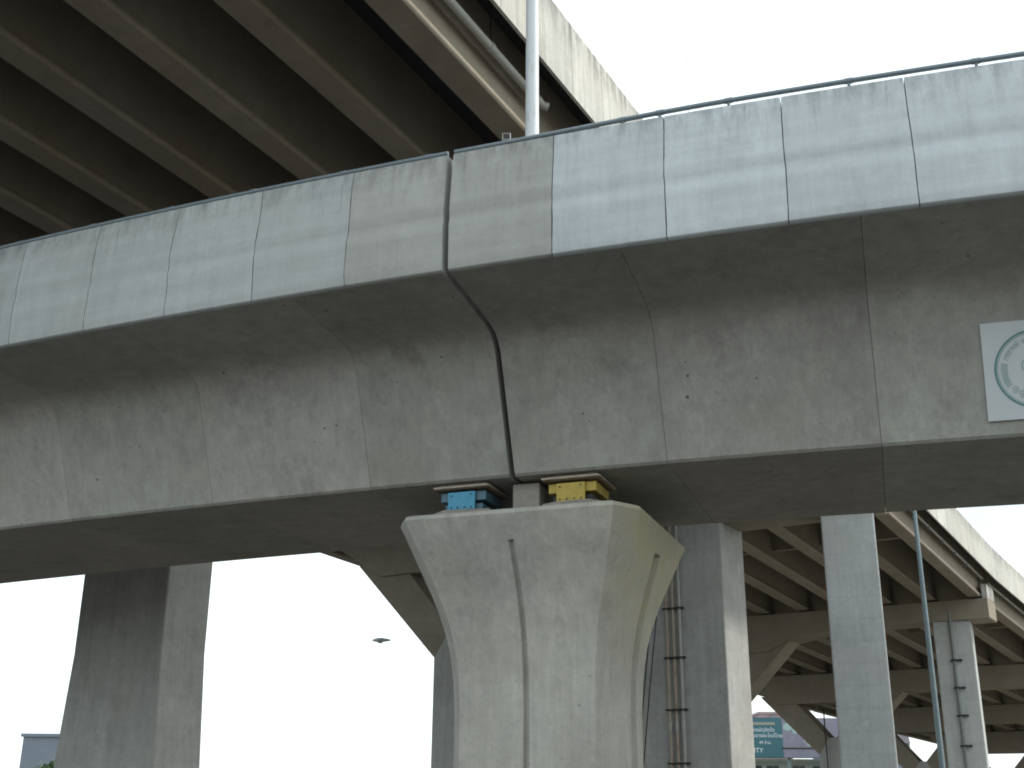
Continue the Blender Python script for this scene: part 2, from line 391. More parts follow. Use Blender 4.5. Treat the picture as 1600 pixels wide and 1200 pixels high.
def ramp(name, sgn, label):
    root = empty(name, rp(sgn * 12, NC, 0), label, 'bridge girder')
    cuts = [0.045, 2.37, 5.33] + [8.38 + 3.0 * k for k in range(8)]
    for k in range(len(cuts) - 1):
        a, b = cuts[k] + (0.003 if k else 0), cuts[k + 1] - 0.003
        if sgn < 0: a, b = -b, -a
        m = MB(); K = 4
        m.loft([[rp(a + (b - a) * j / K, n, z) for n, z in sec] for j in range(K + 1)])
        tn = random.Random(k * 7 + sgn).uniform(0.91, 1.07)
        m.build('girder_segment', M['web'], root, smooth=24, tone=(tn, tn * random.Random(k).uniform(0.985, 1.01), tn * 0.99))
    rng = range(0, 19) if sgn > 0 else range(-19, 0)
    for i in rng:
        gl = 0.045 if i == 0 else 0.0065; gr = 0.045 if i == -1 else 0.0065
        if i in (0, -1): t = (0.90, 0.895, 0.87)
        elif i > 0: r_ = random.Random(i).uniform(1.22, 1.32); t = (r_ * 0.95, r_, r_ * 1.05)
        else:
            r_ = {-2: 1.02, -3: 1.10, -4: 1.05, -5: 1.04}.get(i, random.Random(i).uniform(0.93, 1.0)); t = (r_ * 0.975, r_, r_ * 1.02)
        panel(i, root, t, gl, gr)
    # far parapet
    m = MB(); K = 12; a, b = (0.05, 28.4) if sgn > 0 else (-28.4, -0.05)
    fp = [(2 * NC - n, z) for n, z in [(0.06, 8.70), (0.05, 9.5), (0.15, 10.53), (0.38, 10.53), (0.42, 9.4), (0.52, 8.99), (0.142, 8.99), (0.142, 8.70)]]
    m.loft([[rp(a + (b - a) * j / K, n, z) for n, z in fp] for j in range(K + 1)])
    m.hh = [10.53 - p[2] for p in m.v]
    m.build('far_parapet', M['panel'], root)
    m = MB()                                              # asphalt on the ramp deck
    m.loft([[rp(a + (b - a) * j / K, n, z) for n, z in ((0.525, 8.988), (2 * NC - 0.525, 8.988), (2 * NC - 0.525, 9.05), (0.525, 9.05))] for j in range(K + 1)])
    m.build('asphalt_surface', M['asphalt'], root)
    # hand rail on the coping
    def rz(s): return 10.558 + 0.05 * max(0.0, min(1.0, (s - 1.0) / 2.2))
    ss = [a + (b - a) * j / 40 for j in range(41)]
    m = MB(); m.tube([rp(s, 0.175, rz(s)) for s in ss], 0.034, 12)
    rail = m.build('hand_rail', M['rail'], root, smooth=50)
    s = a + 0.4 * sgn
    posts = [0.9, 2.45, 2.95, 3.85, 5.35, 6.85, 8.35, 10.1, 12, 14, 16, 18, 20, 22, 24, 26] if sgn > 0 else [-0.35, -1.7, -3.2, -4.7, -6.2, -7.7, -9.2, -10.7, -12.2, -14, -16, -18, -20, -22, -24, -26]
    for s in posts:
        m = MB(); m.tube([rp(s, 0.175, 10.528), rp(s, 0.175, rz(s))], 0.020, 8)
        m.tube([rp(s - 0.05, 0.175, rz(s)), rp(s + 0.05, 0.175, rz(s))], 0.040, 12)
        m.build('rail_post', M['rail'], rail, smooth=50)
    return root

ramp_r = ramp('box_girder', 1, 'curved concrete box girder right of the open expansion joint, with pale clean parapet panels')
ramp_l = ramp('box_girder', -1, 'curved concrete box girder left of the open expansion joint, grey parapet under the beams')

# ------------------------------------------------------------------ flared pier below the joint
def interp(tab, z):
    for (z0, a), (z1, b) in zip(tab, tab[1:]):
        if z <= z1:
            f = (z - z0) / (z1 - z0); return [x + (y - x) * f for x, y in zip(a, b)]
    return tab[-1][1]
PN = 4.36
# z -> front half width, full half width, half depth, chamfer depth
PT = [(0.0, (1.02, 1.31, 1.00, 0.50)), (3.3, (1.02, 1.31, 1.00, 0.50)), (3.8, (1.035, 1.33, 1.03, 0.50)), (4.2, (1.08, 1.37, 1.09, 0.50)),
      (4.6, (1.16, 1.45, 1.19, 0.49)), (5.0, (1.275, 1.56, 1.35, 0.48)), (5.4, (1.40, 1.685, 1.57, 0.46)), (5.8, (1.535, 1.80, 1.80, 0.44)),
      (5.97, (1.59, 1.86, 1.89, 0.43)), (6.02, (1.58, 1.85, 1.88, 0.42)), (6.045, (1.54, 1.81, 1.84, 0.41))]
def pier_ring(z, groove=True, ins=0.0):
    a, A, d, c = interp(PT, z)
    g = 0.045; gd = 0.075
    fo = []          # front, from -s to +s
    def pt(s, n): return rp0(s, PN + n, z)
    gz = groove and z <= 5.62
    gd_ = gd if gz else 0.0
    ring = [(-a, -d), (-g, -d), (-g * 0.55, -d + gd_), (g * 0.55, -d + gd_), (g, -d), (a, -d),
            (A, -d + c), (A, -0.17), (A - gd_ * 1.75, -0.13), (A - gd_ * 1.75, 0.13), (A, 0.17), (A, d - c),
            (a, d), (-a, d), (-A, d - c), (-A, 0.17), (-A + gd_ * 1.75, 0.13), (-A + gd_ * 1.75, -0.13), (-A, -0.17), (-A, -d + c)]
    return [pt(s, n) for s, n in ring]
pier = empty('flared_pier', rp0(0, PN, 0), 'flared octagonal concrete pier with vertical grooves, carrying the ramp at its joint', 'bridge pier')
zs = [0.0, 1.5, 3.0, 3.3, 3.5, 3.65, 3.8, 3.95, 4.1, 4.25, 4.4, 4.55, 4.7, 4.85, 5.0, 5.15, 5.3, 5.45, 5.61, 5.625, 5.8, 5.97, 6.02, 6.045]
m = MB(); m.loft([pier_ring(z) for z in zs])
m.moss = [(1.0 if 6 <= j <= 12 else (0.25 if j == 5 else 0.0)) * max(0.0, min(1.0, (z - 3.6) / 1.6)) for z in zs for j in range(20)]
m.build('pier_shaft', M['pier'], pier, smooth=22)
m = MB(); m.box(rp0, -0.09, 0.33, 2.98, 5.7, 6.047, 6.52); m.build('shear_key', M['grout'], pier, bevel=0.02)
m = MB(); m.box(rp0, -1.6, 1.6, 0.9 + PN - 1.0 - 1.5, PN + 2.2, 0.12, 0.34); m.build('pier_footing', M['kerb'], pier, bevel=0.03)

def bearing(name, s0, sgn, mf, md, label):
    root = empty(name, rp0(s0, 3.25, 6.05), label, 'bridge bearing', 'bearings on the pier top')
    z0 = 6.05
    m = MB()                                            # ragged grout bed
    rnd = random.Random(int(s0 * 100))
    r0 = []; r1 = []
    for j in range(18):
        t = 2 * pi * j / 18; q = max(abs(cos(t)), abs(sin(t)))
        rs, rn = (0.43 + rnd.uniform(-.02, .03)) * cos(t) / q, (0.42 + rnd.uniform(-.02, .03)) * sin(t) / q
        r0.append(rp0(s0 + rs * 1.06, 3.22 + rn * 1.06, z0 - 0.01)); r1.append(rp0(s0 + rs, 3.22 + rn, z0 + 0.105 + rnd.uniform(-.01, .01)))
    m.loft([r0, r1]); m.build('grout_bed', M['grout'], root)
    m = MB(); m.box(rp0, s0 - 0.30, s0 + 0.30, 2.93, 3.55, z0 + 0.116, z0 + 0.22); m.build('lower_block', md, root, bevel=0.008)
    m = MB(); m.box(rp0, s0 - 0.36, s0 + 0.36, 2.90, 3.60, z0 + 0.26, z0 + 0.40); m.build('upper_block', mf if mf is M['yellow'] else md, root, bevel=0.008)
    m = MB(); m.tube([rp0(s0, 3.25, z0 + 0.21), rp0(s0, 3.25, z0 + 0.27)], 0.27, 24); m.build('bearing_pot', M['dark_metal'], root)
    m = MB(); m.box(rp0, s0 - 0.225, s0 + 0.205, 2.845, 2.875, z0 + 0.12, z0 + 0.39)
    fp = m.build('front_plate', mf, root, bevel=0.004)
    for bs, bz in [(-.17, .335), (.145, .345), (-.17, .152), (-.07, .150), (.045, .154), (.15, .152)]:
        m = MB(); m.tube([rp0(s0 + bs, 2.846, z0 + bz), rp0(s0 + bs, 2.822, z0 + bz)], 0.011, 6); m.build('bolt', M['bolt'], fp)
    m = MB(); m.box(rp0, s0 - 0.42, s0 + 0.42, 2.80, 3.66, z0 + 0.425, z0 + 0.47); m.build('sole_plate', M['rust'], root, bevel=0.004)
    m = MB(); m.box(rp0, s0 - 0.43, s0 + 0.43, 2.765, 2.798, z0 + 0.44, z0 + 0.466); m.build('plate_lip', M['plate_edge'], root)
    m = MB(); m.box(rp0, s0 + 0.421, s0 + 0.45, 2.80, 3.66, z0 + 0.44, z0 + 0.466); m.build('plate_lip', M['plate_edge'], root)
    m = MB(); m.box(rp0, s0 - 0.38, s0 + 0.38, 2.86, 3.6, z0 + 0.471, 6.568); m.build('top_shim', M['grout'], root)
    return root
bearing('bridge_bearing', -0.845, -1, M['blue'], M['blue_dark'], 'small bridge bearing with a bright blue bolted plate on the pier top')
bearing('bridge_bearing', 0.86, 1, M['yellow'], M['dark_metal'], 'small bridge bearing with a yellow bolted plate on the pier top')

# ------------------------------------------------------------------ white sign with a round seal on the girder web
def web_n(z): return 2.70 + (6.605 - z) * (2.68 - 2.14) / (8.08 - 6.66)
def wf(s, h, o):
    """on the web face: s along, h up the slope from the plate bottom, o outwards"""
    z = 6.76 + h * 0.935; return rp(s, web_n(z) - 0.012 - o, z)
sg = empty('sign_board', wf(7.345, 0, 0), 'white square sign with a round green seal on the right girder web', 'sign')
SW = 1.27
m = MB(); m.box(lambda a, b, c: wf(a, b, c), 6.71, 6.71 + SW, 0, SW, 0.0, 0.03); m.build('sign_panel', M['sign'], sg, bevel=0.004)
SC = (6.71 + SW / 2, SW / 2)
def ring(r0, r1, a0, a1, k, o, mat, name):
    m = MB()
    for i in range(k + 1):
        t = a0 + (a1 - a0) * i / k
        m.v += [wf(SC[0] + r0 * cos(t), SC[1] + r0 * sin(t), o), wf(SC[0] + r1 * cos(t), SC[1] + r1 * sin(t), o)]
    for i in range(k): m.f.append((2 * i, 2 * i + 1, 2 * i + 3, 2 * i + 2))
    return m.build(name, mat, sg)
ring(0.485, 0.505, 0, 2 * pi, 72, 0.034, M['sign_green'], 'seal_ring')
ring(0.458, 0.485, 0, 2 * pi, 72, 0.034, M['sign_pale'], 'seal_inner_ring')
m = MB()                                              # ray ticks on the left and right of the seal
for side in (0, 1):
    for i in range(13):
        t = pi * (0.93 + 0.24 * i / 12) if side == 0 else pi * (0.07 - 0.24 * i / 12)
        n0 = len(m.v)
        for r, w in ((0.345, 0.007), (0.345, -0.007), (0.425, -0.008), (0.425, 0.008)):
            m.v.append(wf(SC[0] + r * cos(t) - w * sin(t), SC[1] + r * sin(t) + w * cos(t), 0.034))
        m.f.append((n0, n0 + 1, n0 + 2, n0 + 3))
m.build('seal_ticks', M['sign_pale'], sg)
def text_mesh(txt, size):
    c = bpy.data.curves.new('lettering', 'FONT'); c.body = txt; c.size = size; c.align_x = 'CENTER'; c.resolution_u = 3
    o = bpy.data.objects.new('lettering', c); col.objects.link(o)
    bpy.context.view_layer.update()
    me = bpy.data.meshes.new_from_object(o.evaluated_get(bpy.context.evaluated_depsgraph_get()))
    v = [tuple(p.co) for p in me.vertices]; f = [tuple(p.vertices) for p in me.polygons]
    bpy.data.objects.remove(o); bpy.data.curves.remove(c); bpy.data.meshes.remove(me)
    return v, f
def seal_text(chars, a0, step, r, size, flip, name):
    m = MB()
    for i, ch in enumerate(chars):
        v, f = text_mesh(ch, size); t = a0 + i * step; n0 = len(m.v)
        for x, y, _ in v:
            rr = r + y if not flip else r - y
            aa = t - x / r if not flip else t + x / r
            m.v.append(wf(SC[0] + rr * cos(aa), SC[1] + rr * sin(aa), 0.034))
        m.f += [tuple(n0 + k for k in ff) for ff in f]
    m.build(name, M['sign_pale'], sg)
seal_text(list('การทางพิเศษแห่งประเทศไทย'), radians(155), -radians(128) / 23, 0.355, 0.105, False, 'seal_lettering')
m = MB()                                              # scroll ornament at the foot and knot in the middle
def curl(cx, cy, r, turns, a0, w):
    pts = []
    for i in range(int(18 * turns) + 1):
        t = a0 + 2 * pi * i / 18; q = r * (1 - i / (18 * turns + 3)); pts.append((cx + q * cos(t), cy + q * sin(t)))
    n0 = len(m.v)
    for x, y in pts:
        dx, dy = x - cx, y - cy; L = hypot(dx, dy) or 1
        m.v += [wf(SC[0] + x - dx / L * w, SC[1] + y - dy / L * w, 0.034), wf(SC[0] + x + dx / L * w, SC[1] + y + dy / L * w, 0.034)]
    for i in range(len(pts) - 1): m.f.append((n0 + 2 * i, n0 + 2 * i + 1, n0 + 2 * i + 3, n0 + 2 * i + 2))
for k in range(7):
    t = radians(222 + 16 * k); curl(0.36 * cos(t), 0.36 * sin(t), 0.05, 1.6, t, 0.007)
for k in range(5):
    curl(0.09 * cos(k * 1.26 + .4), 0.02 + 0.10 * sin(k * 1.26 + .4), 0.085, 1.8, k, 0.009)
tag(m.build('seal_ornament', M['sign_pale'], sg), kind='stuff')

# ------------------------------------------------------------------ white pole and small floodlight on the ramp
pb = rp(0.98, 0.78, 9.0)
wp = empty('light_pole', pb, 'tall white painted pole standing on the ramp in front of the upper parapet', 'pole')
m = MB(); m.tube([pb + Vector((0, 0, z)) for z in (0, 1.0, 2.5, 5, 9)], [0.105, 0.1, 0.096, 0.09, 0.08], 20); m.build('pole_shaft', M['white_pole'], wp, smooth=50)
m = MB(); m.box(lambda a, b, c: pb + Vector((a, b, c)), -0.2, 0.2, -0.2, 0.2, -0.012, 0.02); m.build('base_plate', M['white_pole'], wp)
fb = rp(0.80, 0.30, 10.53)
fl = empty('floodlight', fb, 'tiny grey floodlight on a bracket on the ramp parapet left of the white pole', 'floodlight')
m = MB(); m.tube([fb + Vector((0, 0, 0)), fb + Vector((0, 0, 0.13))], 0.018, 8); m.build('bracket', M['pipe_pale'], fl)
m = MB(); m.box(lambda a, b, c: fb + Vector((a, b, c)), -0.09, 0.03, -0.05, 0.08, 0.12, 0.23); m.build('lamp_housing', M['pipe_pale'], fl, bevel=0.012)
m = MB(); m.box(lambda a, b, c: fb + Vector((a, b, c)), -0.075, 0.015, -0.056, -0.051, 0.135, 0.215); m.build('lens', M['dark_metal'], fl)
m = MB(); m.box(lambda a, b, c: fb + Vector((a, b, c)), 0.06, 0.15, -0.03, 0.05, 0.0, 0.13); m.build('junction_box', M['pipe_pale'], fl, bevel=0.01)

# ------------------------------------------------------------------ the viaduct overhead: I-beams, deck, parapets
NB = 12; B0 = -11.65; BS = 2.33
via = empty('beam_viaduct', W(42, -25, 0), 'wide elevated viaduct on rows of brown concrete I-beams, crossing above the ramp', 'viaduct')
BD = 2.0                                                    # beam depth
ibeam = [(-0.29, 0), (0.29, 0), (0.33, 0.05), (0.33, 0.13), (0.17, 0.24), (0.14, BD), (-0.14, BD), (-0.17, 0.24), (-0.33, 0.13), (-0.33, 0.05)]
for k in range(len(CAPS) - 1):
    u0, u1 = CAPS[k] + 0.25, CAPS[k + 1] - 0.25
    for j in range(NB):
        v = B0 - BS * j; m = MB()
        m.loft([[W(u, v + x, zb(u) + z) for x, z in ibeam] for u in (u0, u1)])
        tn = random.Random(k * 20 + j).uniform(0.92, 1.08)
        m.build('i_beam', M['beam'], via, bevel=0.015, tone=tn)
    nd = 2 if k == 0 else 1
    for q in range(nd):
        uu = u0 + (u1 - u0) * ((q + 1) / (nd + 1) if k else (0.02, 0.62)[q])
        m = MB(); m.box(lambda a, b, c: W(a, b, zb(uu) + c), uu - 0.14, uu + 0.14, B0 - BS * (NB - 1), B0, 0.55, BD - 0.01)
        m.build('diaphragm', M['beam'], via)
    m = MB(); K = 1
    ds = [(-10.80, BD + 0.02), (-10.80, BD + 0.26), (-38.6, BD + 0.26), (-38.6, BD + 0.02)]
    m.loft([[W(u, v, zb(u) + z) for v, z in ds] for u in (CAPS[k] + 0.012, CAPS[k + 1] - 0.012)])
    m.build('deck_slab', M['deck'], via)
# right parapet, panel by panel
VF = -10.60
fprof = [(0.0, 1.02), (0.0, 1.30), (-0.01, 1.70), (-0.03, 2.30), (-0.05, 2.80), (-0.08, 2.85), (-0.24, 2.85), (-0.27, 2.80), (-0.29, 2.45), (-0.19, BD + 0.27), (-0.19, BD - 0.1), (-0.07, 1.5), (-0.07, 1.02)]
u = 3.3
idx = 0
while u < 150:
    L = 1.5
    m = MB(); a, b = u + 0.008, u + L - 0.008
    m.loft([[W(x, VF + n, zb(x) + z) for n, z in fprof] for x in (a, (a + b) / 2, b)])
    m.hh = [2.85 - z for n, z in fprof] * 3
    tn = random.Random(idx + 300).uniform(0.90, 1.08)
    m.build('parapet_panel', M['fascia'], via, tone=(tn, tn * 0.99, tn * 0.97))
    u += L; idx += 1
m = MB(); VL = -38.85
us = [3 + 7.5 * i for i in range(21)]
m.loft([[W(x, VL - n, zb(x) + z) for n, z in [(0, 0.55), (0, 2.0), (0.05, 2.85), (-0.2, 2.85), (-0.23, 1.67), (-0.23, 0.55)]] for x in us])
m.hh = [2.85 - z for z in (0.55, 2.0, 2.85, 2.85, 1.67, 0.55)] * len(us)
m.build('left_parapet', M['fascia'], via)
# drain pipe hung along the outer beam
pv = B0 + 0.47
def pz(u): return zb(u) + 0.80
pu = [4 + 1.0 * i for i in range(14)]
m = MB(); m.tube([W(u, pv, pz(u)) for u in pu] + [W(17.85, pv, pz(17.85)), W(18.0, pv + 0.03, pz(18.0) - 0.01), W(18.08, pv + 0.12, pz(18.0) - 0.04)], 0.085, 14)
dp = m.build('drain_pipe', M['pipe_pale'], via, smooth=50)
for u in (10.0, 12.9, 15.9):
    m = MB(); m.tube([W(u - 0.05, pv, pz(u - 0.05)), W(u + 0.05, pv, pz(u + 0.05))], 0.1, 14); m.build('pipe_clamp', M['pipe_pale'], dp, smooth=50)
    m = MB(); m.tube([W(u, pv, pz(u)), W(u, pv, zb(u) + BD)], 0.012, 6); m.build('hanger_rod', M['dark_metal'], dp)
m = MB(); m.tube([W(17.55, pv, pz(17.55)), W(17.55, pv + 0.02, zb(17.55) + BD)], 0.06, 10); m.build('down_pipe', M['pipe_pale'], dp, smooth=50)
m = MB(); m.tube([W(17.72, pv, pz(17.72)), W(17.86, pv, pz(17.86))], 0.105, 14); m.build('pipe_collar', M['pipe_pale'], dp, smooth=50)
# conduit along the outer beam further on
for (a, b) in ((43.0, 66.4), (67.6, 89.5)):
    m = MB(); m.tube([W(u, pv, pz(u) + 0.2) for u in (a, (a + b) / 2, b)], 0.06, 8); c2 = m.build('drain_pipe', M['pipe_pale'], via, smooth=50)
    for i in range(9):
        uu = a + (b - a) * (i + 0.5) / 9
        m = MB(); m.box(lambda p, q, r: W(p, q, zb(uu) + r), uu - 0.06, uu + 0.06, pv - 0.05, pv + 0.05, 0.85, BD); m.build('pipe_bracket', M['pipe_dark'], c2)

# ------------------------------------------------------------------ crossheads and their columns
def extr(poly, u0, u1):
    m = MB(); m.loft([[W0(u, v, z) for v, z in poly] for u in (u0, u1)]); return m
def crosshead(u, vl, vr, label, ypier=None, thick=1.5, endblock=False, hw=1.1, thin=1.5):
    root = empty('crosshead_pier' if ypier is not None else 'crosshead', W0(u, ypier if ypier is not None else (vl + vr) / 2, 0), label, 'bridge pier', 'viaduct piers')
    zt = zb(u) - 0.06; zc = zt - thick; zr = zt - thin
    poly = [(vr - 0.05, zr), (vr, zr + 0.05), (vr, zt), (vl, zt), (vl, zc + 0.9), (vl + 1.5, zc)]
    if ypier is not None:
        vc = ypier; zd = zt - 2.1
        poly += [(vc - 5.3, zc), (vc - 4.0, zd), (vc + 4.0, zd), (vc + 5.3, zc)]
        if thin < thick: poly += [(vc + 8.3, zr)]
    m = extr(poly, u - 1.0, u + 1.0); m.build('cap_beam', M['beam'], root, bevel=0.03)
    m = extr([(vl + 0.3, zt + 0.002), (vr - 0.3, zt + 0.002), (vr - 0.3, zt + 0.05), (vl + 0.3, zt + 0.05)], u - 0.7, u + 0.7); m.build('bearing_shelf', M['grout'], root)
    if endblock:
        m = extr([(vr - 0.28, zt + 0.002), (vr + 0.01, zt + 0.002), (vr + 0.01, zt + 0.75), (vr - 0.28, zt + 0.75)], u - 0.9, u + 0.9); m.build('end_block', M['fascia'], root, bevel=0.02).data
        for i in range(0): pass
    if ypier is not None:
        za = zt - 5.75; dep = 0.9
        m = extr([(vc - hw, 0), (vc + hw, 0), (vc + hw, za), (vc + 0.30, za + 1.2), (vc - 0.30, za + 1.2), (vc - hw, za)], u - dep, u + dep); m.build('pier_stem', M['column'], root, bevel=0.06)
        for sg_ in (-1, 1):
            tp = zc - za
            pl = [(vc + sg_ * hw, za + 0.003), (vc + sg_ * (hw + tp), zc - 0.003), (vc + sg_ * 5.3, zc - 0.004), (vc + sg_ * 4.0, zd - 0.004), (vc + sg_ * 2.5, zd - 0.004), (vc + sg_ * 0.31, za + 1.203)]
            m = extr(pl, u - dep + 0.02, u + dep - 0.02); m.build('pier_arm', M['beam'], root, bevel=0.05)
    return root, zr

def square_column(name, fn, a0, a1, b0, b1, z1, mat, label, tone=1.0, taper=None, bevel=0.06):
    root = empty(name, fn((a0 + a1) / 2, (b0 + b1) / 2, 0), label, 'column', 'columns under the viaduct')
    m = MB()
    if taper: m.loft([[fn(a0 - t0, b0 - t0 * 0.3, z), fn(a1 + t1, b0 - t0 * 0.3, z), fn(a1 + t1, b1, z), fn(a0 - t0, b1, z)] for z, t0, t1 in taper])
    else: m.box(fn, a0, a1, b0, b1, 0, z1)
    m.build('column_shaft', mat, root, bevel=bevel, tone=tone)
    return root
def vu(v, u, z): return W0(u, v, z)                    # frame: a = across the viaduct, b = along it

cap0, zc0 = crosshead(42.0, -34.9, -10.7, 'Y-shaped concrete pier with raking arm, seen left behind the flared pier', -28.35)
cap1, zc1 = crosshead(67.0, -34.6, -11.75, 'Y-shaped concrete pier whose crosshead ends on the piped grey column', -27.95, endblock=True, thin=1.05)
cap2, zc2 = crosshead(90.0, -34.0, -11.3, 'Y-shaped concrete pier in front of the teal billboard', -27.75)
cap3, zc3 = crosshead(112.0, -33.0, -10.4, 'Y-shaped concrete pier seen between the pale column and the lamp post', -26.8)
cap4, zc4 = crosshead(134.0, -31.0, -8.5, 'Y-shaped concrete pier farthest right, beyond the piped grey column', -24.4)
capA, zcA = crosshead(21.0, -34.0, -20.8, 'concrete crosshead hidden behind the ramp above the broad left column')

colA = square_column('wall_column', vu, -25.85, -22.68, 20.3, 21.75, zcA, M['column'], 'broad dark concrete column standing at the far left behind the ramp',
                     taper=[(0, 0.30, 0.36), (2.0, 0.24, 0.28), (5.6, 0.02, 0.03), (zcA - 0.003, 0.0, 0.0)])
colB = square_column('wall_column', vu, -20.4, -16.38, 40.9, 43.2, zc0 + 0.6, M['column'], 'broad concrete column with three vertical pipes, right behind the flared pier')
colC = square_column('square_column', lambda a, b, z: W0(0, 0, 0) + (lambda P, t: Vector((P.x + a * cos(t) - b * sin(t), P.y + a * sin(t) + b * cos(t), z)))(W0(42.0, -11.95, 0), radians(-17)),
                     -0.86, 0.96, -0.9, 0.9, zc0 - 0.003, M['column_pale'], 'pale square concrete column right of the piped column, nearest the lamp post')
colD = square_column('square_column', lambda a, b, z: (lambda P, t: Vector((P.x + a * cos(t) - b * sin(t), P.y + a * sin(t) + b * cos(t), z)))(W0(67.0, -13.85, 0), radians(-24)),
                     -0.95, 0.95, -0.85, 0.85, zc1 - 0.003, M['column_pale'], 'grey square column with one clamped pipe under the crosshead end')
# pipes on column B
pl_ = empty('pipe_rack', vu(-18.8, 40.85, 0), 'three vertical pipes clamped to the broad concrete column behind the pier', 'pipes')
for i, (dv, mt) in enumerate(((-18.62, 'pipe_rust'), (-18.36, 'pipe_rust'), (-18.10, 'pipe_pale'))):
    m = MB(); m.tube([vu(dv, 40.80, z) for z in (0.0, 3, 6, 9, zc0 + 0.5)], 0.058, 10); pp = m.build('pipe', M[mt], pl_, smooth=50)
    m = MB(); m.tube([vu(dv, 40.80, 4.65), vu(dv, 40.80, 4.95)], 0.075, 10); m.build('pipe_coupling', M['pipe_pale'], pp, smooth=50)
for z in (1.6, 3.5, 5.35, 7.2, 9.0, 10.9):
    m = MB(); m.box(vu, -18.76, -17.94, 40.72, 40.895, z, z + 0.06); m.build('pipe_clamp', M['dark_metal'], pl_)
# pipe on column D
def cD(a, b, z):
    P = W0(67.0, -13.85, 0); t = radians(-24); return Vector((P.x + a * cos(t) - b * sin(t), P.y + a * sin(t) + b * cos(t), z))
dpp = empty('column_pipe', cD(0, -0.95, 0), 'single vertical drain pipe clamped to the grey column under the crosshead end', 'pipe')
m = MB(); m.tube([cD(-0.05, -0.95, z) for z in (0, 4, 8, zc1 + 0.5)], 0.085, 10); m.build('pipe', M['pipe_dark'], dpp, smooth=50)
for z in (2.1, 3.6, 5.1, 6.6, 8.0, 9.4):
    m = MB(); m.box(cD, -0.24, 0.34, -1.06, -0.853, z, z + 0.09); m.build('pipe_clamp', M['dark_metal'], dpp)

# cables hanging beside the pier and in front of the Y pier
for i, (p, q) in enumerate((((0.0, 0.0), (0.0, 0.0)), ((0.22, 0.0), (0.22, 0.0)))):
    a = vu(-18.2 - p[0], 40.2, zc0 + 0.3); b = vu(-19.86 - p[0], 40.2, 0.02)
    m = MB(); pts = []
    for k in range(13):
        f = k / 12; P = a.lerp(b, f); P.x -= 0.06 * sin(pi * f); pts.append(P)
    m.tube(pts, 0.022, 6)
    tag(m.build('hanging_cable', M['cable'], smooth=60), ('thin black cable hanging between its twin and the three pipes', 'thin black cable hanging closest to the flared pier')[i], 'cable', 'pair of black cables beside the pier')
m = MB(); m.tube([W0(88.85, -28.2, z) for z in (0.02, 3, 6, 9)] , 0.05, 6)
tag(m.build('down_pipe', M['cable'], smooth=60), 'thin dark down pipe on the Y pier in front of the billboard', 'pipe')

# ------------------------------------------------------------------ street lamps
def lamp(name, base, h, arm, adir, r0, label, arm_r=0.045, mat='steel_pole'):
    root = empty(name, base, label, 'street lamp')
    B = Vector(base); A = Vector((adir[0], adir[1], 0)).normalized()
    m = MB(); pts = [B + Vector((0, 0, z)) for z in (0, h * .3, h * .6, h * .9)]; rr = [r0, r0 * .85, r0 * .72, r0 * .6]
    for i in range(1, 7):
        t = i / 6 * pi / 2.25; R = 0.9
        pts.append(B + Vector((0, 0, h * .9)) + A * (R * (1 - cos(t))) + Vector((0, 0, R * sin(t)))); rr.append(r0 * 0.55 + (arm_r - r0 * 0.55) * i / 6)
    e = pts[-1]; pts.append(e + A * arm + Vector((0, 0, arm * 0.12))); rr.append(arm_r)
    m.tube(pts, rr, 12); m.build('lamp_post', M[mat], root, smooth=50)
    H = pts[-1]; S = A.cross(Vector((0, 0, 1)))
    m = MB(); rings = []
    for f, w, hh, dz in ((-0.1, .05, .05, 0), (0.1, .10, .09, 0.0), (0.35, .16, .13, 0.0), (0.62, .15, .11, 0), (0.8, .06, .05, 0)):
        c = H + A * f; rings.append([c + S * (w * cos(t)) + Vector((0, 0, hh * (sin(t) if sin(t) > 0 else 0.75 * sin(t)))) for t in [2 * pi * j / 12 for j in range(12)]])
    m.loft(rings); hd = m.build('lamp_head', M['lamp'], root, smooth=50)
    m = MB(); c = H + A * 0.4; m.tube([c + Vector((0, 0, -0.09)), c + Vector((0, 0, -0.15))], [0.14, 0.09], 12); m.build('lamp_lens', M['glass'], hd, smooth=50)
    m = MB(); m.tube([B + Vector((0, 0, 0)), B + Vector((0, 0, 0.5))], r0 * 1.3, 12); m.build('pole_base', M[mat], root)
    return root
lamp('street_lamp', (10.46, 30.0, 0), 10.25, 1.6, (1, 0.25), 0.085, 'slender grey street lamp post curving at its top, right of the pale column')
lamp('street_lamp', (-2.5, 60.0, 0), 9.6, 2.9, (-1, 0.1), 0.07, 'street lamp whose small head shows against white sky left of the pier', arm_r=0.011, mat='mast')

# ------------------------------------------------------------------ faint masts on the skyline
def mast(base, h, label):
    root = empty('antenna_mast', base, label, 'mast'); B = Vector(base)
    m = MB(); m.tube([B, B + Vector((0, 0, h * .6)), B + Vector((0, 0, h))], [0.14, 0.07, 0.02], 8); m.build('mast_pole', M['mast'], root)
    for f, w in ((0.93, 0.25), (0.955, 0.12)):
        m = MB(); m.tube([B + Vector((-w, 0, h * f)), B + Vector((w, 0, h * f))], 0.02, 6); m.build('cross_arm', M['mast'], root)
    return root
mast((10.25, 60.0, 0), 47.5, 'thin pale antenna mast barely visible against the sky above the ramp')
mast((51.9, 120.0, 0), 28.8, 'thin pale mast at the right edge beyond the viaduct parapet')

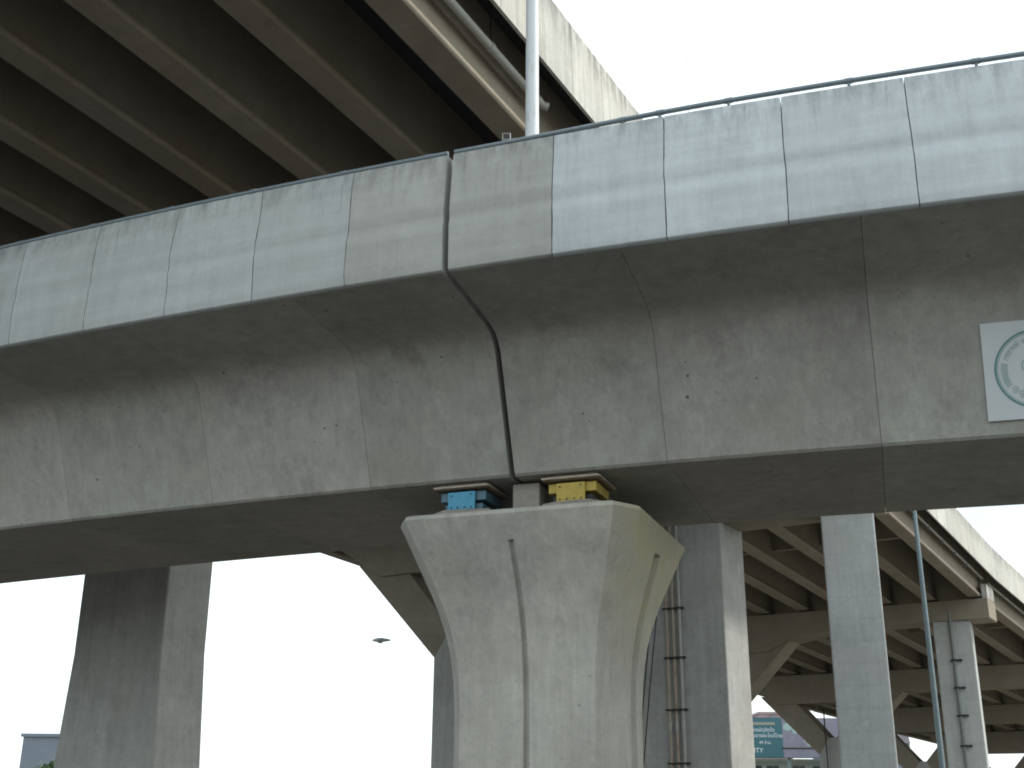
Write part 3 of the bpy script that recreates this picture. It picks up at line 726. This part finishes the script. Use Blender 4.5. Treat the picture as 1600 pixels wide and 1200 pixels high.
# ------------------------------------------------------------------ billboard and buildings
def bx(parent, name, mat, x0, x1, y0, y1, z0, z1, tone=1.0):
    m = MB(); m.box(xyz, x0, x1, y0, y1, z0, z1); return m.build(name, mat, parent, tone=tone)
bb = empty('billboard', (34, 150, 0), 'teal billboard with white lettering beside a mauve picture, under the viaduct', 'billboard')
bx(bb, 'billboard_frame', M['dark_metal'], 24.0, 44.0, 150.1, 150.5, 7.9, 12.6)
bx(bb, 'teal_poster', M['bb_teal'], 24.0, 33.25, 150.0, 150.09, 7.95, 12.55)
bx(bb, 'picture_poster', M['bb_mauve'], 33.26, 44.0, 150.0, 150.09, 7.95, 12.55)
bx(bb, 'picture_band', M['dark_metal'], 33.1, 44.0, 149.95, 149.995, 8.95, 9.10)
bx(bb, 'gold_strip', M['bb_gold'], 26.0, 32.4, 149.96, 149.995, 11.72, 12.05)
def bb_text(txt, x, z, size, mat, name='poster_lettering', al=0.0):
    v, f = text_mesh(txt, size); m = MB()
    w = min(p[0] for p in v)
    m.v = [(x + p[0] - w, 149.97, z + p[1]) for p in v]; m.f = f
    m.build(name, M[mat], bb)
bb_text('ค้าหงษ์ดุสิตใจ', 29.0, 10.95, 0.62, 'bb_white')
bb_text('ร้านขายอะไหล่โทย', 29.0, 10.28, 0.62, 'bb_white')
bb_text('49 ล้าน', 30.35, 9.50, 0.50, 'bb_white')
bb_text('CITY', 29.15, 8.50, 0.78, 'bb_white')
m = MB()                                              # pale leaping figures printed in the picture half
for cx, cz, a, b in ((33.9, 11.5, .55, .45), (34.8, 11.2, .4, .5), (35.9, 10.2, .12, .6), (37.0, 9.45, .9, .28), (36.6, 9.7, .2, .3)):
    n0 = len(m.v); m.v += [(cx + a * cos(t), 149.97, cz + b * sin(t)) for t in [2 * pi * j / 14 for j in range(14)]]; m.f.append(tuple(range(n0, n0 + 14)))
m.build('picture_print', M['sign_pale'], bb)
for x in (26, 34, 42): bx(bb, 'billboard_post', M['steel_pole'], x - .2, x + .2, 150.6, 151.0, 0, 12.4)

def building(name, x0, x1, y0, y1, h, mat, label, wins=(), roof=None):
    root = empty(name, ((x0 + x1) / 2, (y0 + y1) / 2, 0), label, 'building')
    bx(root, 'wall', M[mat], x0, x1, y0, y1, 0, h)
    m = MB(); m.box(xyz, x0 - .2, x1 + .2, y0 - .2, y1 + .2, h + 0.002, h + .3); m.build('parapet', M[mat], root)
    for (a, b, c, d) in wins:
        w = bx(root, 'window', M['window'], a, b, y0 - .03, y0 - .003, c, d)
        bx(w, 'window_frame', M['plaster'], a - .08, b + .08, y0 - .10, y0 - .035, c - .12, c - .02)
        bx(w, 'mullion', M['plaster'], (a + b) / 2 - .05, (a + b) / 2 + .05, y0 - .08, y0 - .035, c, d)
    return root
building('shop_house', 20, 46, 153, 165, 7.6, 'plaster_green', 'pale green shop house with dark windows under the billboard',
         [(x, x + 1.5, z, z + 1.35) for x in (22, 24.6, 27.2, 29.6, 31.7, 34.9, 37.4, 40, 42.6) for z in (5.75, 2.6)])
pk = building('stair_house', 33.9, 38, 166, 172, 14.2, 'plaster_pink', 'pink rooftop block with a small gable just above the teal billboard')
m = MB(); m.loft([[(34.7, 165.9, 13.35), (36.6, 165.9, 13.35), (35.65, 165.9, 14.05)], [(34.7, 165.6, 13.35), (36.6, 165.6, 13.35), (35.65, 165.6, 14.05)]]); m.build('gable', M['plaster'], pk)
dm = empty('hall', (55, 190, 0), 'grey mauve hall with a rounded roof seen through the fork of the Y pier', 'building')
bx(dm, 'wall', M['plaster'], 49, 60, 185, 200, 0, 11.5)
m = MB(); m.loft([[(49 + 11 * (0.5 - 0.5 * cos(pi * j / 12)), y, 11.5 + 3.2 * sin(pi * j / 12)) for j in range(13)] for y in (184.6, 200.4)]); m.build('roof', M['roof_tile'], dm, smooth=40)

building('office_block', -47.2, -36.0, 120, 134, 8.15, 'plaster', 'plain pale grey block behind the far left column',
         [(x, x + 1.6, z, z + 1.5) for x in (-42, -39) for z in (1.6, 5.0)])

def tree(base, h, rad, label, n=2600, seed=3):
    rnd = random.Random(seed); B = Vector(base)
    root = empty('street_tree', base, label, 'tree')
    m = MB(); m.tube([B, B + Vector((.1, 0, h * .35)), B + Vector((.2, .1, h * .6)), B + Vector((.1, .1, h * .85))], [.28, .22, .14, .05], 9)
    for k in range(7):
        a = rnd.uniform(0, 2 * pi); s = B + Vector((.15, .05, h * rnd.uniform(.38, .65)))
        m.tube([s, s + Vector((cos(a) * rad * .45, sin(a) * rad * .45, h * .14)), s + Vector((cos(a) * rad * .8, sin(a) * rad * .8, h * .22))], [.1, .06, .02], 6)
    m.build('trunk', M['bark'], root, smooth=60)
    m = MB(); clumps = [(rnd.uniform(-1, 1), rnd.uniform(-1, 1), rnd.uniform(-1, 1)) for _ in range(60)]
    clumps = [c for c in clumps if c[0] ** 2 + c[1] ** 2 + c[2] ** 2 < 1]
    for i in range(n):
        c = rnd.choice(clumps); q = [rnd.gauss(0, .16) for _ in range(3)]
        P = B + Vector(((c[0] + q[0]) * rad, (c[1] + q[1]) * rad, h * .68 + (c[2] + q[2]) * h * .32))
        d1 = Vector([rnd.uniform(-1, 1) for _ in range(3)]).normalized(); d2 = d1.cross(Vector((rnd.uniform(-1, 1), rnd.uniform(-1, 1), 1))).normalized()
        s = rnd.uniform(.10, .2); n0 = len(m.v)
        m.v += [P - d1 * s * 1.6, P + d2 * s * .7, P + d1 * s * 1.6, P - d2 * s * .7]; m.f.append((n0, n0 + 1, n0 + 2, n0 + 3))
    m.build('crown', M['leaf'], root)
    return root
tree((-36.2, 101.0, 0), 5.2, 2.0, 'small green tree peeping out behind the far left column')
